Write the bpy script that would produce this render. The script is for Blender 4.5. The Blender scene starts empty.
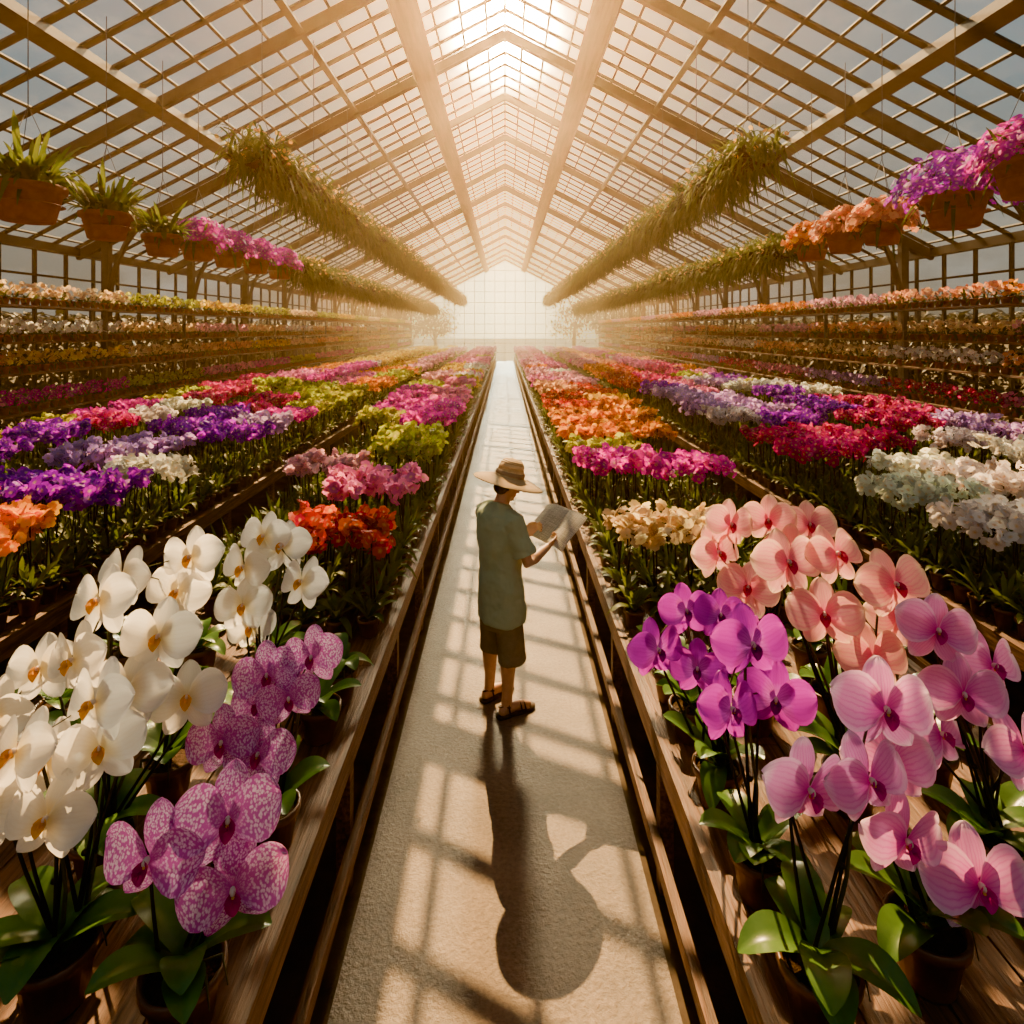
import bpy, math, random
from mathutils import Vector, Matrix
random.seed(7)
R = random.random
def U(a, b): return a + (b - a) * random.random()
scene = bpy.context.scene
COL = scene.collection

# ------------------------------------------------------------------ mesh builder
class MB:
    def __init__(s):
        s.v = []; s.f = []; s.m = []; s.uv = []
    def add(s, vs, fs, mat=0, uv=None):
        o = len(s.v)
        s.v.extend([tuple(p) for p in vs])
        s.f.extend([tuple(i + o for i in f) for f in fs])
        s.m.extend([mat] * len(fs))
        s.uv.extend(uv if uv else [(0.5, 0.5)] * len(vs))
    def mesh(s, name, mats, smooth=True):
        me = bpy.data.meshes.new(name)
        me.from_pydata(s.v, [], s.f)
        for m in mats: me.materials.append(m)
        me.polygons.foreach_set('material_index', s.m)
        me.polygons.foreach_set('use_smooth', [smooth] * len(s.f))
        ul = me.uv_layers.new(name='UVMap')
        idx = [0] * len(me.loops)
        me.loops.foreach_get('vertex_index', idx)
        flat = []
        for i in idx: flat.extend(s.uv[i])
        ul.data.foreach_set('uv', flat)
        me.update()
        return me
    def obj(s, name, mats, smooth=True, parent=None, loc=(0, 0, 0)):
        o = bpy.data.objects.new(name, s.mesh(name, mats, smooth))
        COL.objects.link(o); o.location = loc
        if parent: o.parent = parent
        return o

def empty(name, loc=(0, 0, 0), parent=None):
    e = bpy.data.objects.new(name, None); COL.objects.link(e); e.location = loc
    e.empty_display_size = 0.1
    if parent: e.parent = parent
    return e

def box(mb, x0, x1, y0, y1, z0, z1, mat=0):
    v = [(x0,y0,z0),(x1,y0,z0),(x1,y1,z0),(x0,y1,z0),(x0,y0,z1),(x1,y0,z1),(x1,y1,z1),(x0,y1,z1)]
    f = [(0,3,2,1),(4,5,6,7),(0,1,5,4),(1,2,6,5),(2,3,7,6),(3,0,4,7)]
    mb.add(v, f, mat)

def beam(mb, a, b, w, h, up=(0, 0, 1), mat=0):
    a = Vector(a); b = Vector(b); d = (b - a).normalized(); up = Vector(up)
    s = d.cross(up).normalized(); u = s.cross(d).normalized()
    s *= w / 2; u *= h / 2
    v = [a-s-u, a+s-u, a+s+u, a-s+u, b-s-u, b+s-u, b+s+u, b-s+u]
    f = [(0,1,2,3),(7,6,5,4),(0,4,5,1),(1,5,6,2),(2,6,7,3),(3,7,4,0)]
    mb.add(v, f, mat)

def tube(mb, pts, rad, seg=6, mat=0, caps=True, sx=None):
    pts = [Vector(p) for p in pts]; n = len(pts)
    vs = []; fs = []
    ref = None
    for i, p in enumerate(pts):
        d = (pts[min(i+1, n-1)] - pts[max(i-1, 0)])
        if d.length < 1e-9: d = Vector((0, 0, 1))
        d.normalize()
        if ref is None:
            ref = Vector((1, 0, 0)) if abs(d.x) < 0.8 else Vector((0, 1, 0))
            if sx: ref = Vector(sx)
        s = (ref - d * ref.dot(d)).normalized(); ref = s
        t = d.cross(s)
        r = rad[i] if i < len(rad) else rad[-1]
        rx, ry = r if isinstance(r, tuple) else (r, r)
        for k in range(seg):
            a = 2 * math.pi * k / seg
            vs.append(p + s * (rx * math.cos(a)) + t * (ry * math.sin(a)))
    for i in range(n - 1):
        for k in range(seg):
            k2 = (k + 1) % seg
            fs.append((i*seg+k, i*seg+k2, (i+1)*seg+k2, (i+1)*seg+k))
    if caps:
        fs.append(tuple(range(seg - 1, -1, -1)))
        fs.append(tuple((n-1)*seg + k for k in range(seg)))
    mb.add(vs, fs, mat)

def lathe(mb, prof, c=(0, 0, 0), seg=20, mat=0, M=None):
    vs = []; fs = []; uv = []
    n = len(prof)
    for j, (r, z) in enumerate(prof):
        for k in range(seg):
            a = 2 * math.pi * k / seg
            p = Vector((r * math.cos(a), r * math.sin(a), z))
            if M is not None: p = M @ p
            vs.append(p + Vector(c)); uv.append((k / seg, j / n))
    for j in range(n - 1):
        for k in range(seg):
            k2 = (k + 1) % seg
            fs.append((j*seg+k, j*seg+k2, (j+1)*seg+k2, (j+1)*seg+k))
    mb.add(vs, fs, mat, uv)

def ellipsoid(mb, c, r, seg=16, rings=10, mat=0, M=None):
    prof = [(math.sin(math.pi * j / rings), -math.cos(math.pi * j / rings)) for j in range(rings + 1)]
    S = Matrix.Diagonal((r[0], r[1], r[2]))
    if M is not None: S = M @ S
    prof[0] = (0.001, -1); prof[-1] = (0.001, 1)
    lathe(mb, prof, c, seg, mat, S)

# ------------------------------------------------------------------ materials
def nodes_of(name):
    m = bpy.data.materials.new(name); m.use_nodes = True
    nt = m.node_tree; nt.nodes.clear()
    return m, nt, nt.nodes, nt.links
def out(nt, sock, vol=False):
    o = nt.nodes.new('ShaderNodeOutputMaterial')
    nt.links.new(sock, o.inputs['Volume' if vol else 'Surface'])
def mixc(nt, fac, a, b, mode='MIX'):
    n = nt.nodes.new('ShaderNodeMix'); n.data_type = 'RGBA'; n.blend_type = mode
    for i, val in ((0, fac), (6, a), (7, b)):
        if isinstance(val, bpy.types.NodeSocket): nt.links.new(val, n.inputs[i])
        elif i == 0: n.inputs[0].default_value = val
        else: n.inputs[i].default_value = (*val[:3], 1)
    return n.outputs[2]
def math_(nt, op, a, b=0.0, clamp=False):
    n = nt.nodes.new('ShaderNodeMath'); n.operation = op; n.use_clamp = clamp
    for i, val in ((0, a), (1, b)):
        if isinstance(val, bpy.types.NodeSocket): nt.links.new(val, n.inputs[i])
        else: n.inputs[i].default_value = val
    return n.outputs[0]
def ramp(nt, fac, stops):
    n = nt.nodes.new('ShaderNodeValToRGB'); nt.links.new(fac, n.inputs[0])
    e = n.color_ramp.elements
    while len(e) < len(stops): e.new(0.5)
    for i, (p, c) in enumerate(stops):
        e[i].position = p; e[i].color = (*c[:3], 1)
    return n.outputs[0]
def tc(nt, which='Object'):
    return nt.nodes.new('ShaderNodeTexCoord').outputs[which]
def noise(nt, vec, scale, detail=3, rough=0.5):
    n = nt.nodes.new('ShaderNodeTexNoise'); n.inputs['Scale'].default_value = scale
    n.inputs['Detail'].default_value = detail; n.inputs['Roughness'].default_value = rough
    nt.links.new(vec, n.inputs['Vector']); return n.outputs[0]
def mapping(nt, vec, scale):
    n = nt.nodes.new('ShaderNodeMapping'); n.inputs['Scale'].default_value = scale
    nt.links.new(vec, n.inputs[0]); return n.outputs[0]
def principled(nt, col, rough=0.6, spec=0.4, bump=None, bs=0.3, metal=0):
    p = nt.nodes.new('ShaderNodeBsdfPrincipled')
    if isinstance(col, bpy.types.NodeSocket): nt.links.new(col, p.inputs['Base Color'])
    else: p.inputs['Base Color'].default_value = (*col, 1)
    p.inputs['Roughness'].default_value = rough
    p.inputs['Specular IOR Level'].default_value = spec
    p.inputs['Metallic'].default_value = metal
    if bump is not None:
        b = nt.nodes.new('ShaderNodeBump'); b.inputs['Strength'].default_value = bs
        b.inputs['Distance'].default_value = 0.02
        nt.links.new(bump, b.inputs['Height']); nt.links.new(b.outputs[0], p.inputs['Normal'])
    return p.outputs[0]
def translu(nt, surf, col, fac):
    t = nt.nodes.new('ShaderNodeBsdfTranslucent')
    if isinstance(col, bpy.types.NodeSocket): nt.links.new(col, t.inputs[0])
    else: t.inputs[0].default_value = (*col, 1)
    m = nt.nodes.new('ShaderNodeMixShader'); m.inputs[0].default_value = fac
    nt.links.new(surf, m.inputs[1]); nt.links.new(t.outputs[0], m.inputs[2])
    return m.outputs[0]

def mat_simple(name, c1, c2, scale=8, rough=0.7, spec=0.3, stretch=(1, 1, 1), bs=0.3, tr=0.0, metal=0):
    m, nt, N, L = nodes_of(name)
    v = mapping(nt, tc(nt), stretch)
    nz = noise(nt, v, scale, 5, 0.6)
    c = ramp(nt, nz, [(0.3, c1), (0.7, c2)])
    s = principled(nt, c, rough, spec, nz, bs, metal)
    if tr > 0: s = translu(nt, s, c, tr)
    out(nt, s); return m

M_wood = mat_simple('weathered_bench_wood', (0.05, 0.025, 0.014), (0.23, 0.11, 0.052), 6, 0.6, 0.35, (9, 0.6, 9), 0.6)
M_frame = mat_simple('roof_frame_timber', (0.028, 0.022, 0.019), (0.07, 0.055, 0.044), 4, 0.8, 0.2, (1, 1, 1), 0.2)
M_bar = mat_simple('glazing_bar_paint', (0.022, 0.02, 0.016), (0.05, 0.042, 0.034), 3, 0.7, 0.2)
M_beam = mat_simple('laminated_roof_beam', (0.17, 0.07, 0.02), (0.36, 0.155, 0.048), 3, 0.65, 0.25, (5, 0.3, 5), 0.3)
M_steel = mat_simple('dark_steel', (0.03, 0.028, 0.025), (0.06, 0.055, 0.05), 10, 0.5, 0.5)
M_terra = mat_simple('terracotta', (0.26, 0.07, 0.028), (0.40, 0.13, 0.058), 9, 0.75, 0.2)
M_pot = mat_simple('brown_grow_pot', (0.08, 0.036, 0.02), (0.18, 0.08, 0.042), 9, 0.4, 0.5)
M_soil = mat_simple('bark_mix', (0.02, 0.012, 0.007), (0.09, 0.05, 0.025), 60, 0.9, 0.1, (1, 1, 1), 0.8)
M_stake = mat_simple('dark_flower_stake', (0.008, 0.008, 0.005), (0.02, 0.02, 0.01), 20, 0.6, 0.3)
M_spike = mat_simple('flower_spike', (0.04, 0.05, 0.015), (0.09, 0.08, 0.03), 20, 0.5, 0.4)
M_leaf = mat_simple('orchid_leaf', (0.04, 0.115, 0.014), (0.11, 0.22, 0.035), 7, 0.3, 0.5, (1, 1, 1), 0.1, 0.28)
M_leaf2 = mat_simple('bed_foliage', (0.045, 0.085, 0.01), (0.15, 0.18, 0.025), 5, 0.5, 0.3, (1, 1, 1), 0.1, 0.45)
M_fern = mat_simple('trailing_foliage', (0.045, 0.085, 0.01), (0.17, 0.18, 0.022), 3, 0.6, 0.2, (1, 1, 1), 0.1, 0.5)
M_ground = mat_simple('packed_earth', (0.05, 0.035, 0.02), (0.13, 0.09, 0.055), 5, 0.9, 0.1, (1, 1, 1), 0.6)
M_grass = mat_simple('outside_ground', (0.06, 0.045, 0.025), (0.12, 0.10, 0.05), 2, 0.9, 0.1)

def mat_concrete():
    m, nt, N, L = nodes_of('concrete_path')
    o = tc(nt)
    n1 = noise(nt, o, 1.3, 6, 0.65); n2 = noise(nt, o, 45, 4, 0.7)
    c = ramp(nt, n1, [(0.3, (0.17, 0.12, 0.076)), (0.7, (0.33, 0.235, 0.15))])
    c2 = ramp(nt, n2, [(0.3, (0.5, 0.5, 0.5)), (0.65, (1, 1, 1))])
    c = mixc(nt, 0.75, c, c2, 'MULTIPLY')
    out(nt, principled(nt, c, 0.5, 0.4, n2, 0.6)); return m
M_conc = mat_concrete()

def mat_glass():
    m, nt, N, L = nodes_of('greenhouse_glass')
    o = tc(nt)
    v = nt.nodes.new('ShaderNodeTexVoronoi'); v.inputs['Scale'].default_value = 1.4
    L.new(o, v.inputs['Vector'])
    nz = noise(nt, o, 2.0, 4)
    sep = nt.nodes.new('ShaderNodeSeparateColor'); L.new(v.outputs['Color'], sep.inputs[0])
    dirt = math_(nt, 'MULTIPLY', sep.outputs[0], 0.018)
    dirt = math_(nt, 'ADD', dirt, math_(nt, 'MULTIPLY', nz, 0.016))
    t = N.new('ShaderNodeBsdfTransparent'); t.inputs[0].default_value = (0.92, 0.97, 0.97, 1)
    d = N.new('ShaderNodeBsdfTranslucent'); d.inputs[0].default_value = (0.75, 0.8, 0.8, 1)
    mx = N.new('ShaderNodeMixShader'); L.new(dirt, mx.inputs[0]); L.new(t.outputs[0], mx.inputs[1]); L.new(d.outputs[0], mx.inputs[2])
    g = N.new('ShaderNodeBsdfGlossy'); g.inputs['Roughness'].default_value = 0.05
    mx2 = N.new('ShaderNodeMixShader'); mx2.inputs[0].default_value = 0.04
    L.new(mx.outputs[0], mx2.inputs[1]); L.new(g.outputs[0], mx2.inputs[2])
    out(nt, mx2.outputs[0]); return m
M_glass = mat_glass()

def mat_bedpetal():
    m, nt, N, L = nodes_of('bed_orchid_petal')
    oi = N.new('ShaderNodeObjectInfo')
    sep = N.new('ShaderNodeSeparateXYZ'); L.new(tc(nt, 'UV'), sep.inputs[0])
    val = math_(nt, 'ADD', math_(nt, 'MULTIPLY', sep.outputs[0], 0.7), 0.6)
    hsv = N.new('ShaderNodeHueSaturation'); L.new(oi.outputs['Color'], hsv.inputs['Color']); L.new(val, hsv.inputs['Value'])
    hsv.inputs['Saturation'].default_value = 1.1
    hue = math_(nt, 'ADD', math_(nt, 'MULTIPLY', sep.outputs[0], 0.05), 0.475); L.new(hue, hsv.inputs['Hue'])
    c = hsv.outputs[0]
    f = ramp(nt, sep.outputs[1], [(0.0, (1, 1, 1)), (0.4, (0, 0, 0))])
    c = mixc(nt, f, c, (0.75, 0.5, 0.2))
    s = translu(nt, principled(nt, c, 0.6, 0.2), c, 0.5)
    out(nt, s); return m
M_bed = mat_bedpetal()

def mat_petal(name, centre, base, edge, vein=None, veinf=0.3, spot=None, tr=0.45):
    m, nt, N, L = nodes_of(name)
    uvs = tc(nt, 'UV')
    sep = N.new('ShaderNodeSeparateXYZ'); L.new(uvs, sep.inputs[0])
    c = ramp(nt, sep.outputs[1], [(0.05, centre), (0.42, base), (0.8, base), (1.0, edge)])
    eg = math_(nt, 'ABSOLUTE', math_(nt, 'SUBTRACT', sep.outputs[0], 0.5))
    eg = math_(nt, 'POWER', math_(nt, 'MULTIPLY', eg, 2.0), 5.0)
    c = mixc(nt, math_(nt, 'MULTIPLY', eg, 0.7), c, edge)
    if vein:
        nz = noise(nt, uvs, 6, 2)
        w = math_(nt, 'SINE', math_(nt, 'ADD', math_(nt, 'MULTIPLY', sep.outputs[0], 62.0), math_(nt, 'MULTIPLY', nz, 5.0)))
        w = math_(nt, 'POWER', math_(nt, 'MULTIPLY', math_(nt, 'ADD', w, 1.0), 0.5), 3.0)
        fade = math_(nt, 'SUBTRACT', 1.0, math_(nt, 'MULTIPLY', sep.outputs[1], 0.75))
        c = mixc(nt, math_(nt, 'MULTIPLY', math_(nt, 'MULTIPLY', w, fade), veinf), c, vein)
    if spot:
        v = N.new('ShaderNodeTexVoronoi'); v.inputs['Scale'].default_value = 20
        L.new(mapping(nt, uvs, (0.9, 1.1, 1)), v.inputs['Vector'])
        f = ramp(nt, v.outputs['Distance'], [(0.34, (0, 0, 0)), (0.62, (1, 1, 1))])
        c = mixc(nt, f, c, spot)
    s = translu(nt, principled(nt, c, 0.5, 0.25), c, tr)
    out(nt, s); return m

def mat_flat(name, col, rough=0.5, tr=0.0, spec=0.4):
    m, nt, N, L = nodes_of(name)
    nz = noise(nt, tc(nt), 25, 2)
    c = ramp(nt, nz, [(0.3, tuple(x * 0.85 for x in col)), (0.7, col)])
    s = principled(nt, c, rough, spec)
    if tr: s = translu(nt, s, c, tr)
    out(nt, s); return m

V = {
 'white': (mat_petal('white_orchid_petal', (0.88, 0.74, 0.36), (0.93, 0.91, 0.86), (0.94, 0.92, 0.88), (0.74, 0.66, 0.54), 0.25, None, 0.55),
           mat_flat('white_orchid_lip', (0.90, 0.42, 0.02), 0.5, 0.3)),
 'spot': (mat_petal('spotted_orchid_petal', (0.62, 0.12, 0.50), (0.90, 0.66, 0.86), (0.78, 0.40, 0.76), (0.5, 0.1, 0.4), 0.4, (0.56, 0.09, 0.46)),
          mat_flat('spotted_orchid_lip', (0.50, 0.02, 0.18), 0.5, 0.3)),
 'violet': (mat_petal('violet_orchid_petal', (0.60, 0.15, 0.66), (0.46, 0.015, 0.52), (0.54, 0.04, 0.60), (0.28, 0.005, 0.34), 0.5),
            mat_flat('violet_orchid_lip', (0.30, 0.01, 0.25), 0.5, 0.3)),
 'pink': (mat_petal('pink_orchid_petal', (0.72, 0.04, 0.48), (0.84, 0.30, 0.70), (0.95, 0.74, 0.92), (0.68, 0.05, 0.52), 0.7),
          mat_flat('pink_orchid_lip', (0.60, 0.01, 0.28), 0.5, 0.3)),
 'peach': (mat_petal('peach_orchid_petal', (0.80, 0.12, 0.30), (0.88, 0.42, 0.42), (0.95, 0.76, 0.52), (0.80, 0.12, 0.32), 0.7),
           mat_flat('peach_orchid_lip', (0.62, 0.03, 0.14), 0.5, 0.3)),
}
M_column = mat_flat('orchid_column', (0.9, 0.75, 0.65), 0.4, 0.2)
M_callus = mat_flat('orchid_throat', (0.88, 0.50, 0.03), 0.4, 0.2)

# ------------------------------------------------------------------ orchid blossom (phalaenopsis)
def petal_pts(L, W, ang, z0, cup, bend, ruf, p=1.12, q=0.55, nu=8, nv=9, tilt=0.0, ph=0.0):
    vs = []; uv = []; fs = []
    for j in range(nv + 1):
        t = j / nv
        tt = math.sin(t * math.pi / 2) ** 1.0 if j else 0.0
        w = W / 2 * max(0.0, math.sin(math.pi * min(1, tt) ** p)) ** q if 0 < j < nv else W * 0.03
        for i in range(nu + 1):
            u = -1 + 2 * i / nu
            x = u * w; y = tt * L
            z = cup * (u * u) * w / W * 2 + bend * tt * tt + ruf * math.sin(u * 5 + ph) * tt * abs(u) + 0.010 * math.cos(u * 9 + ph) * tt
            y2 = y * math.cos(tilt) - z * math.sin(tilt); z2 = y * math.sin(tilt) + z * math.cos(tilt)
            c, s = math.cos(ang - math.pi/2), math.sin(ang - math.pi/2)
            vs.append(Vector((x * c - y2 * s, x * s + y2 * c, z2 + z0)))
            uv.append(((u + 1) / 2, tt))
    for j in range(nv):
        for i in range(nu):
            a = j * (nu + 1) + i
            fs.append((a, a + 1, a + nu + 2, a + nu + 1))
    return vs, fs, uv

def blossom_template(seed):
    random.seed(seed)
    parts = []
    d = math.radians
    def P(mat, *a, **k):
        v, f, uv = petal_pts(*a, **k); parts.append((v, f, uv, mat))
    P(0, 0.50, 0.34, d(90 + U(-4, 4)), -0.03, -0.06, -0.08, 0.02, p=1.05, ph=U(0, 6))
    P(0, 0.48, 0.32, d(-54 + U(-4, 4)), -0.03, -0.06, -0.08, 0.02, p=1.05, ph=U(0, 6))
    P(0, 0.48, 0.32, d(234 + U(-4, 4)), -0.03, -0.06, -0.08, 0.02, p=1.05, ph=U(0, 6))
    P(0, 0.53, 0.60, d(14 + U(-4, 4)), 0.015, 0.08, -0.10, 0.04, p=1.25, q=0.5, ph=U(0, 6))
    P(0, 0.53, 0.60, d(166 + U(-4, 4)), 0.015, 0.08, -0.10, 0.04, p=1.25, q=0.5, ph=U(0, 6))
    P(1, 0.19, 0.15, d(-90), 0.03, 0.08, -0.02, 0.0, nu=4, nv=5, tilt=0.7)
    P(1, 0.05, 0.05, d(-90), 0.16, 0.08, -0.02, 0.0, nu=4, nv=5, tilt=-0.4)
    P(1, 0.14, 0.11, d(-15), 0.03, 0.05, 0.0, 0.0, nu=4, nv=4, tilt=1.0)
    P(1, 0.14, 0.11, d(195), 0.03, 0.05, 0.0, 0.0, nu=4, nv=4, tilt=1.0)
    mb = MB(); ellipsoid(mb, (0, 0.02, 0.06), (0.03, 0.04, 0.055), 8, 5, 2)
    parts.append(([Vector(v) for v in mb.v], mb.f, mb.uv, 2))
    mb = MB(); ellipsoid(mb, (0, -0.035, 0.06), (0.028, 0.025, 0.03), 8, 5, 3)
    parts.append(([Vector(v) for v in mb.v], mb.f, mb.uv, 3))
    return parts
TEMPL = [blossom_template(s) for s in (1, 2, 3, 4, 5, 6)]
random.seed(11)

def facing(n, roll=0.0):
    z = Vector(n).normalized(); x = Vector((0, 0, 1)).cross(z)
    if x.length < 1e-3: x = Vector((1, 0, 0))
    x.normalize(); y = z.cross(x)
    Mx = Matrix((x, y, z)).transposed()
    return Mx @ Matrix.Rotation(roll, 3, 'Z')

def add_blossom(mb, pos, n, size, m0):
    T = random.choice(TEMPL); Mx = facing(n, U(-0.2, 0.2)) * size; pos = Vector(pos)
    for v, f, uv, mat in T:
        mb.add([Mx @ p + pos for p in v], f, m0 + mat, uv)

def add_leaf(mb, base, ang, L, W, rise, droop, mat=0, nu=4, nv=9):
    dx, dy = math.cos(ang), math.sin(ang); base = Vector(base)
    vs = []; fs = []; uv = []
    for j in range(nv + 1):
        t = j / nv
        w = W / 2 * (max(0.0, math.sin(math.pi * (0.10 + 0.90 * t ** 1.15))) ** 0.55 if j < nv else 0.10)
        r = L * (t - 0.12 * t * t); z = L * (rise * t - droop * t * t)
        for i in range(nu + 1):
            u = -1 + 2 * i / nu
            vs.append(base + Vector((dx * r - dy * u * w, dy * r + dx * u * w, z + abs(u) * w * 0.35)))
            uv.append(((u + 1) / 2, t))
    for j in range(nv):
        for i in range(nu):
            a = j * (nu + 1) + i
            fs.append((a, a + 1, a + nu + 2, a + nu + 1))
    mb.add(vs, fs, mat, uv)

def add_pot(mb, c, r, h, mp, ms, seg=20):
    lathe(mb, [(0.001, 0), (r*0.68, 0), (r*0.72, 0.01), (r*0.93, h*0.80), (r*1.04, h*0.80), (r*1.06, h*0.98), (r*1.0, h), (r*0.92, h*0.97), (r*0.90, h*0.86)], c, seg, mp)
    lathe(mb, [(0.001, h*0.9), (r*0.5, h*0.89), (r*0.91, h*0.86)], c, seg, ms)

BZ = 0.80
def potted_orchid(name, X, Y, kind, spikes=(), size=0.25, potr=0.095, poth=0.15, nleaf=6, ll=0.25, face=(0.0, -1, 0.22), stakes=3):
    mb = MB()
    mats = [M_pot, M_soil, M_leaf, M_stake, M_spike, V[kind][0], V[kind][1], M_column, M_callus]
    add_pot(mb, (0, 0, 0), potr, poth, 0, 1)
    a0 = U(0, 6.28)
    for i in range(nleaf):
        k = U(0.75, 1.05)
        add_leaf(mb, (U(-.01, .01), U(-.01, .01), poth * 0.86 + i * 0.008), a0 + i * 2.45 + U(-.25, .25),
                 ll * k, ll * U(0.38, 0.46), U(0.65, 1.15), U(0.45, 0.85), 2, 6, 11)
    for i in range(3):
        a = U(0, 6.28); tube(mb, [(0.02*math.cos(a), 0.02*math.sin(a), poth), (potr*math.cos(a), potr*math.sin(a), poth+0.03), (potr*1.15*math.cos(a), potr*1.15*math.sin(a), poth-0.05)], [0.004, 0.004, 0.002], 5, 4)
    for si, sp in enumerate(spikes):
        F = []
        for k, fl in enumerate(sp):
            fx, fz = fl[0] - X, fl[1] - BZ
            dy = (fl[2] if len(fl) > 2 else (-0.05 if k % 2 else 0.04)) + U(-0.02, 0.02)
            F.append(Vector((fx, dy, fz)))
        b = Vector((U(-.03, .03), U(-.03, .03), poth * 0.85))
        back = Vector((0, 0.05, 0.0))
        top = F[0] + back
        k1 = b.lerp(top, 0.5) + Vector((U(-.015, .015), 0.01, 0))
        tube(mb, [b, k1, top + Vector((0, 0.01, 0.03))], [0.006, 0.0055, 0.005], 6, 3)
        for e in range(stakes):
            b3 = b + Vector((U(-.05, .05), U(-.03, .04), 0)); f3 = random.choice(F) + back + Vector((U(-.04, .04), .01, -.02))
            tube(mb, [b3, b3.lerp(f3, .5) + Vector((U(-.01, .01), 0, 0)), f3], [0.006, 0.005, 0.0045], 6, 3)
        b2 = b + Vector((0.015, 0.01, 0))
        path = [b2, b2.lerp(top, 0.3) + Vector((0.014, 0, 0)), b2.lerp(top, 0.7) + Vector((-0.01, 0.0, 0)), top] + [f + back for f in F[1:]]
        tube(mb, path, [0.007, 0.006, 0.005, 0.0045] + [0.0035] * len(F), 6, 4)
        for cl in (0.35, 0.65):
            p = b.lerp(top, cl); ellipsoid(mb, p, (0.012, 0.012, 0.008), 6, 4, 3)
        for f in F:
            tube(mb, [f + back, f + Vector((0, 0.015, 0.0))], [0.003, 0.004], 5, 4)
            n = Vector(face) + Vector((U(-0.5, 0.5), 0, U(-0.2, 0.35)))
            add_blossom(mb, f, n, size * U(0.92, 1.08), 5)
        tip = F[-1] + back
        for q in range(2):
            dd = Vector((U(-.03, .03), -0.02, -0.03 - 0.03 * q))
            tube(mb, [tip, tip + dd], [0.003, 0.003], 4, 4)
            ellipsoid(mb, tip + dd, (0.014, 0.014, 0.02), 7, 5, 5)
    return mb.obj(name, mats, True, None, (X, Y, BZ))

# left bench heroes
potted_orchid('potted_spotted_orchid', -0.83, 1.60, 'spot', [[(-0.73,1.31,.03),(-0.90,1.26,-.05),(-0.70,1.16,.0)]], 0.265, 0.10, 0.16, 7, 0.25)
potted_orchid('potted_white_orchid', -1.20, 1.66, 'white', [[(-1.117,1.58),(-1.27,1.50),(-1.10,1.46),(-1.17,1.35,-.07)], [(-1.25,1.42,.05),(-1.35,1.36,-.03)]], 0.215, 0.10, 0.16, 7, 0.25)
potted_orchid('potted_white_orchid', -1.33, 2.05, 'white', [[(-1.37,1.68),(-1.38,1.54),(-1.56,1.46),(-1.64,1.36)], [(-1.16,1.57),(-1.226,1.43),(-1.07,1.36)]], 0.235, 0.095, 0.15, 7, 0.25)
potted_orchid('potted_white_orchid', -1.30, 2.40, 'white', [[(-1.24,1.70,.05),(-1.46,1.66),(-1.29,1.57)]], 0.225, 0.095, 0.15, 6, 0.25)
potted_orchid('potted_white_orchid', -1.06, 2.66, 'white', [[(-1.13,1.57),(-1.11,1.43),(-1.11,1.30)], [(-0.985,1.64,.08),(-0.85,1.54),(-1.07,1.68,.1)]], 0.225, 0.09, 0.15, 6, 0.25)
potted_orchid('potted_spotted_orchid', -0.81, 2.16, 'spot', [[(-0.69,1.43,.05),(-0.74,1.34),(-0.84,1.38,.04)], [(-0.88,1.26,.04),(-0.96,1.20),(-0.84,1.15,-.05)]], 0.215, 0.09, 0.15, 7, 0.24)
# right bench heroes
potted_orchid('potted_pink_orchid', 0.82, 1.62, 'pink', [[(1.02,1.58,.05),(0.93,1.45),(0.77,1.43,-.05)]], 0.235, 0.10, 0.16, 7, 0.26)
potted_orchid('potted_pink_orchid', 1.17, 1.72, 'pink', [[(1.09,1.37),(1.08,1.22),(1.27,1.11,-.06)]], 0.255, 0.10, 0.16, 7, 0.25)
potted_orchid('potted_violet_orchid', 0.81, 1.97, 'violet', [[(0.80,1.58,.03),(0.70,1.42),(0.88,1.40)]], 0.23, 0.09, 0.15, 7, 0.23)
potted_orchid('potted_violet_orchid', 0.81, 2.36, 'violet', [[(0.71,1.50,.05),(0.57,1.40)], [(0.92,1.42,.05),(0.72,1.33,-.04),(0.83,1.50)]], 0.21, 0.09, 0.15, 7, 0.23)
potted_orchid('potted_peach_orchid', 1.30, 2.33, 'peach', [[(1.28,1.73,.05),(1.42,1.67),(1.50,1.50),(1.347,1.40,-.06)], [(1.08,1.71),(1.18,1.55,-.03)]], 0.245, 0.095, 0.15, 7, 0.25)
potted_orchid('potted_peach_orchid', 1.13, 2.80, 'peach', [[(1.22,1.72,.05),(1.03,1.71,.05),(0.97,1.58),(1.07,1.46,-.05)], [(1.40,1.70),(1.28,1.61,-.03)]], 0.24, 0.095, 0.15, 7, 0.25)
potted_orchid('potted_pink_orchid', 1.58, 2.02, 'pink', [[(1.42,1.61,.03),(1.47,1.43,-.03),(1.45,1.25)], [(1.62,1.48),(1.67,1.25,-.03)]], 0.235, 0.095, 0.15, 7, 0.25)
used = [(-0.83,1.60),(-1.20,1.66),(-1.33,2.05),(-1.30,2.40),(-1.06,2.66),(-0.81,2.16),(0.82,1.62),(1.17,1.72),(0.81,1.97),(0.81,2.36),(1.30,2.33),(1.13,2.80),(1.58,2.02)]
cand = []
for sgn in (-1, 1):
    for (x, y) in [(0.81, 3.02), (0.82, 2.74), (1.65, 1.62), (1.68, 2.45), (1.5, 2.85), (1.98, 2.1), (1.98, 2.75), (2.0, 1.6), (1.2, 3.22), (1.6, 3.25), (1.95, 3.2), (0.9,1.15), (1.3,1.15)]:
        x *= sgn
        if all(math.hypot(x - a, y - b) > (0.25 if y == 2.74 else 0.33) for a, b in used):
            used.append((x, y)); cand.append((x, y))
for (x, y) in cand:
    potted_orchid('potted_orchid_foliage', x, y, 'violet' if x > 0 else 'white', [], 0.2, 0.09, 0.15, 7, 0.21)

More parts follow.
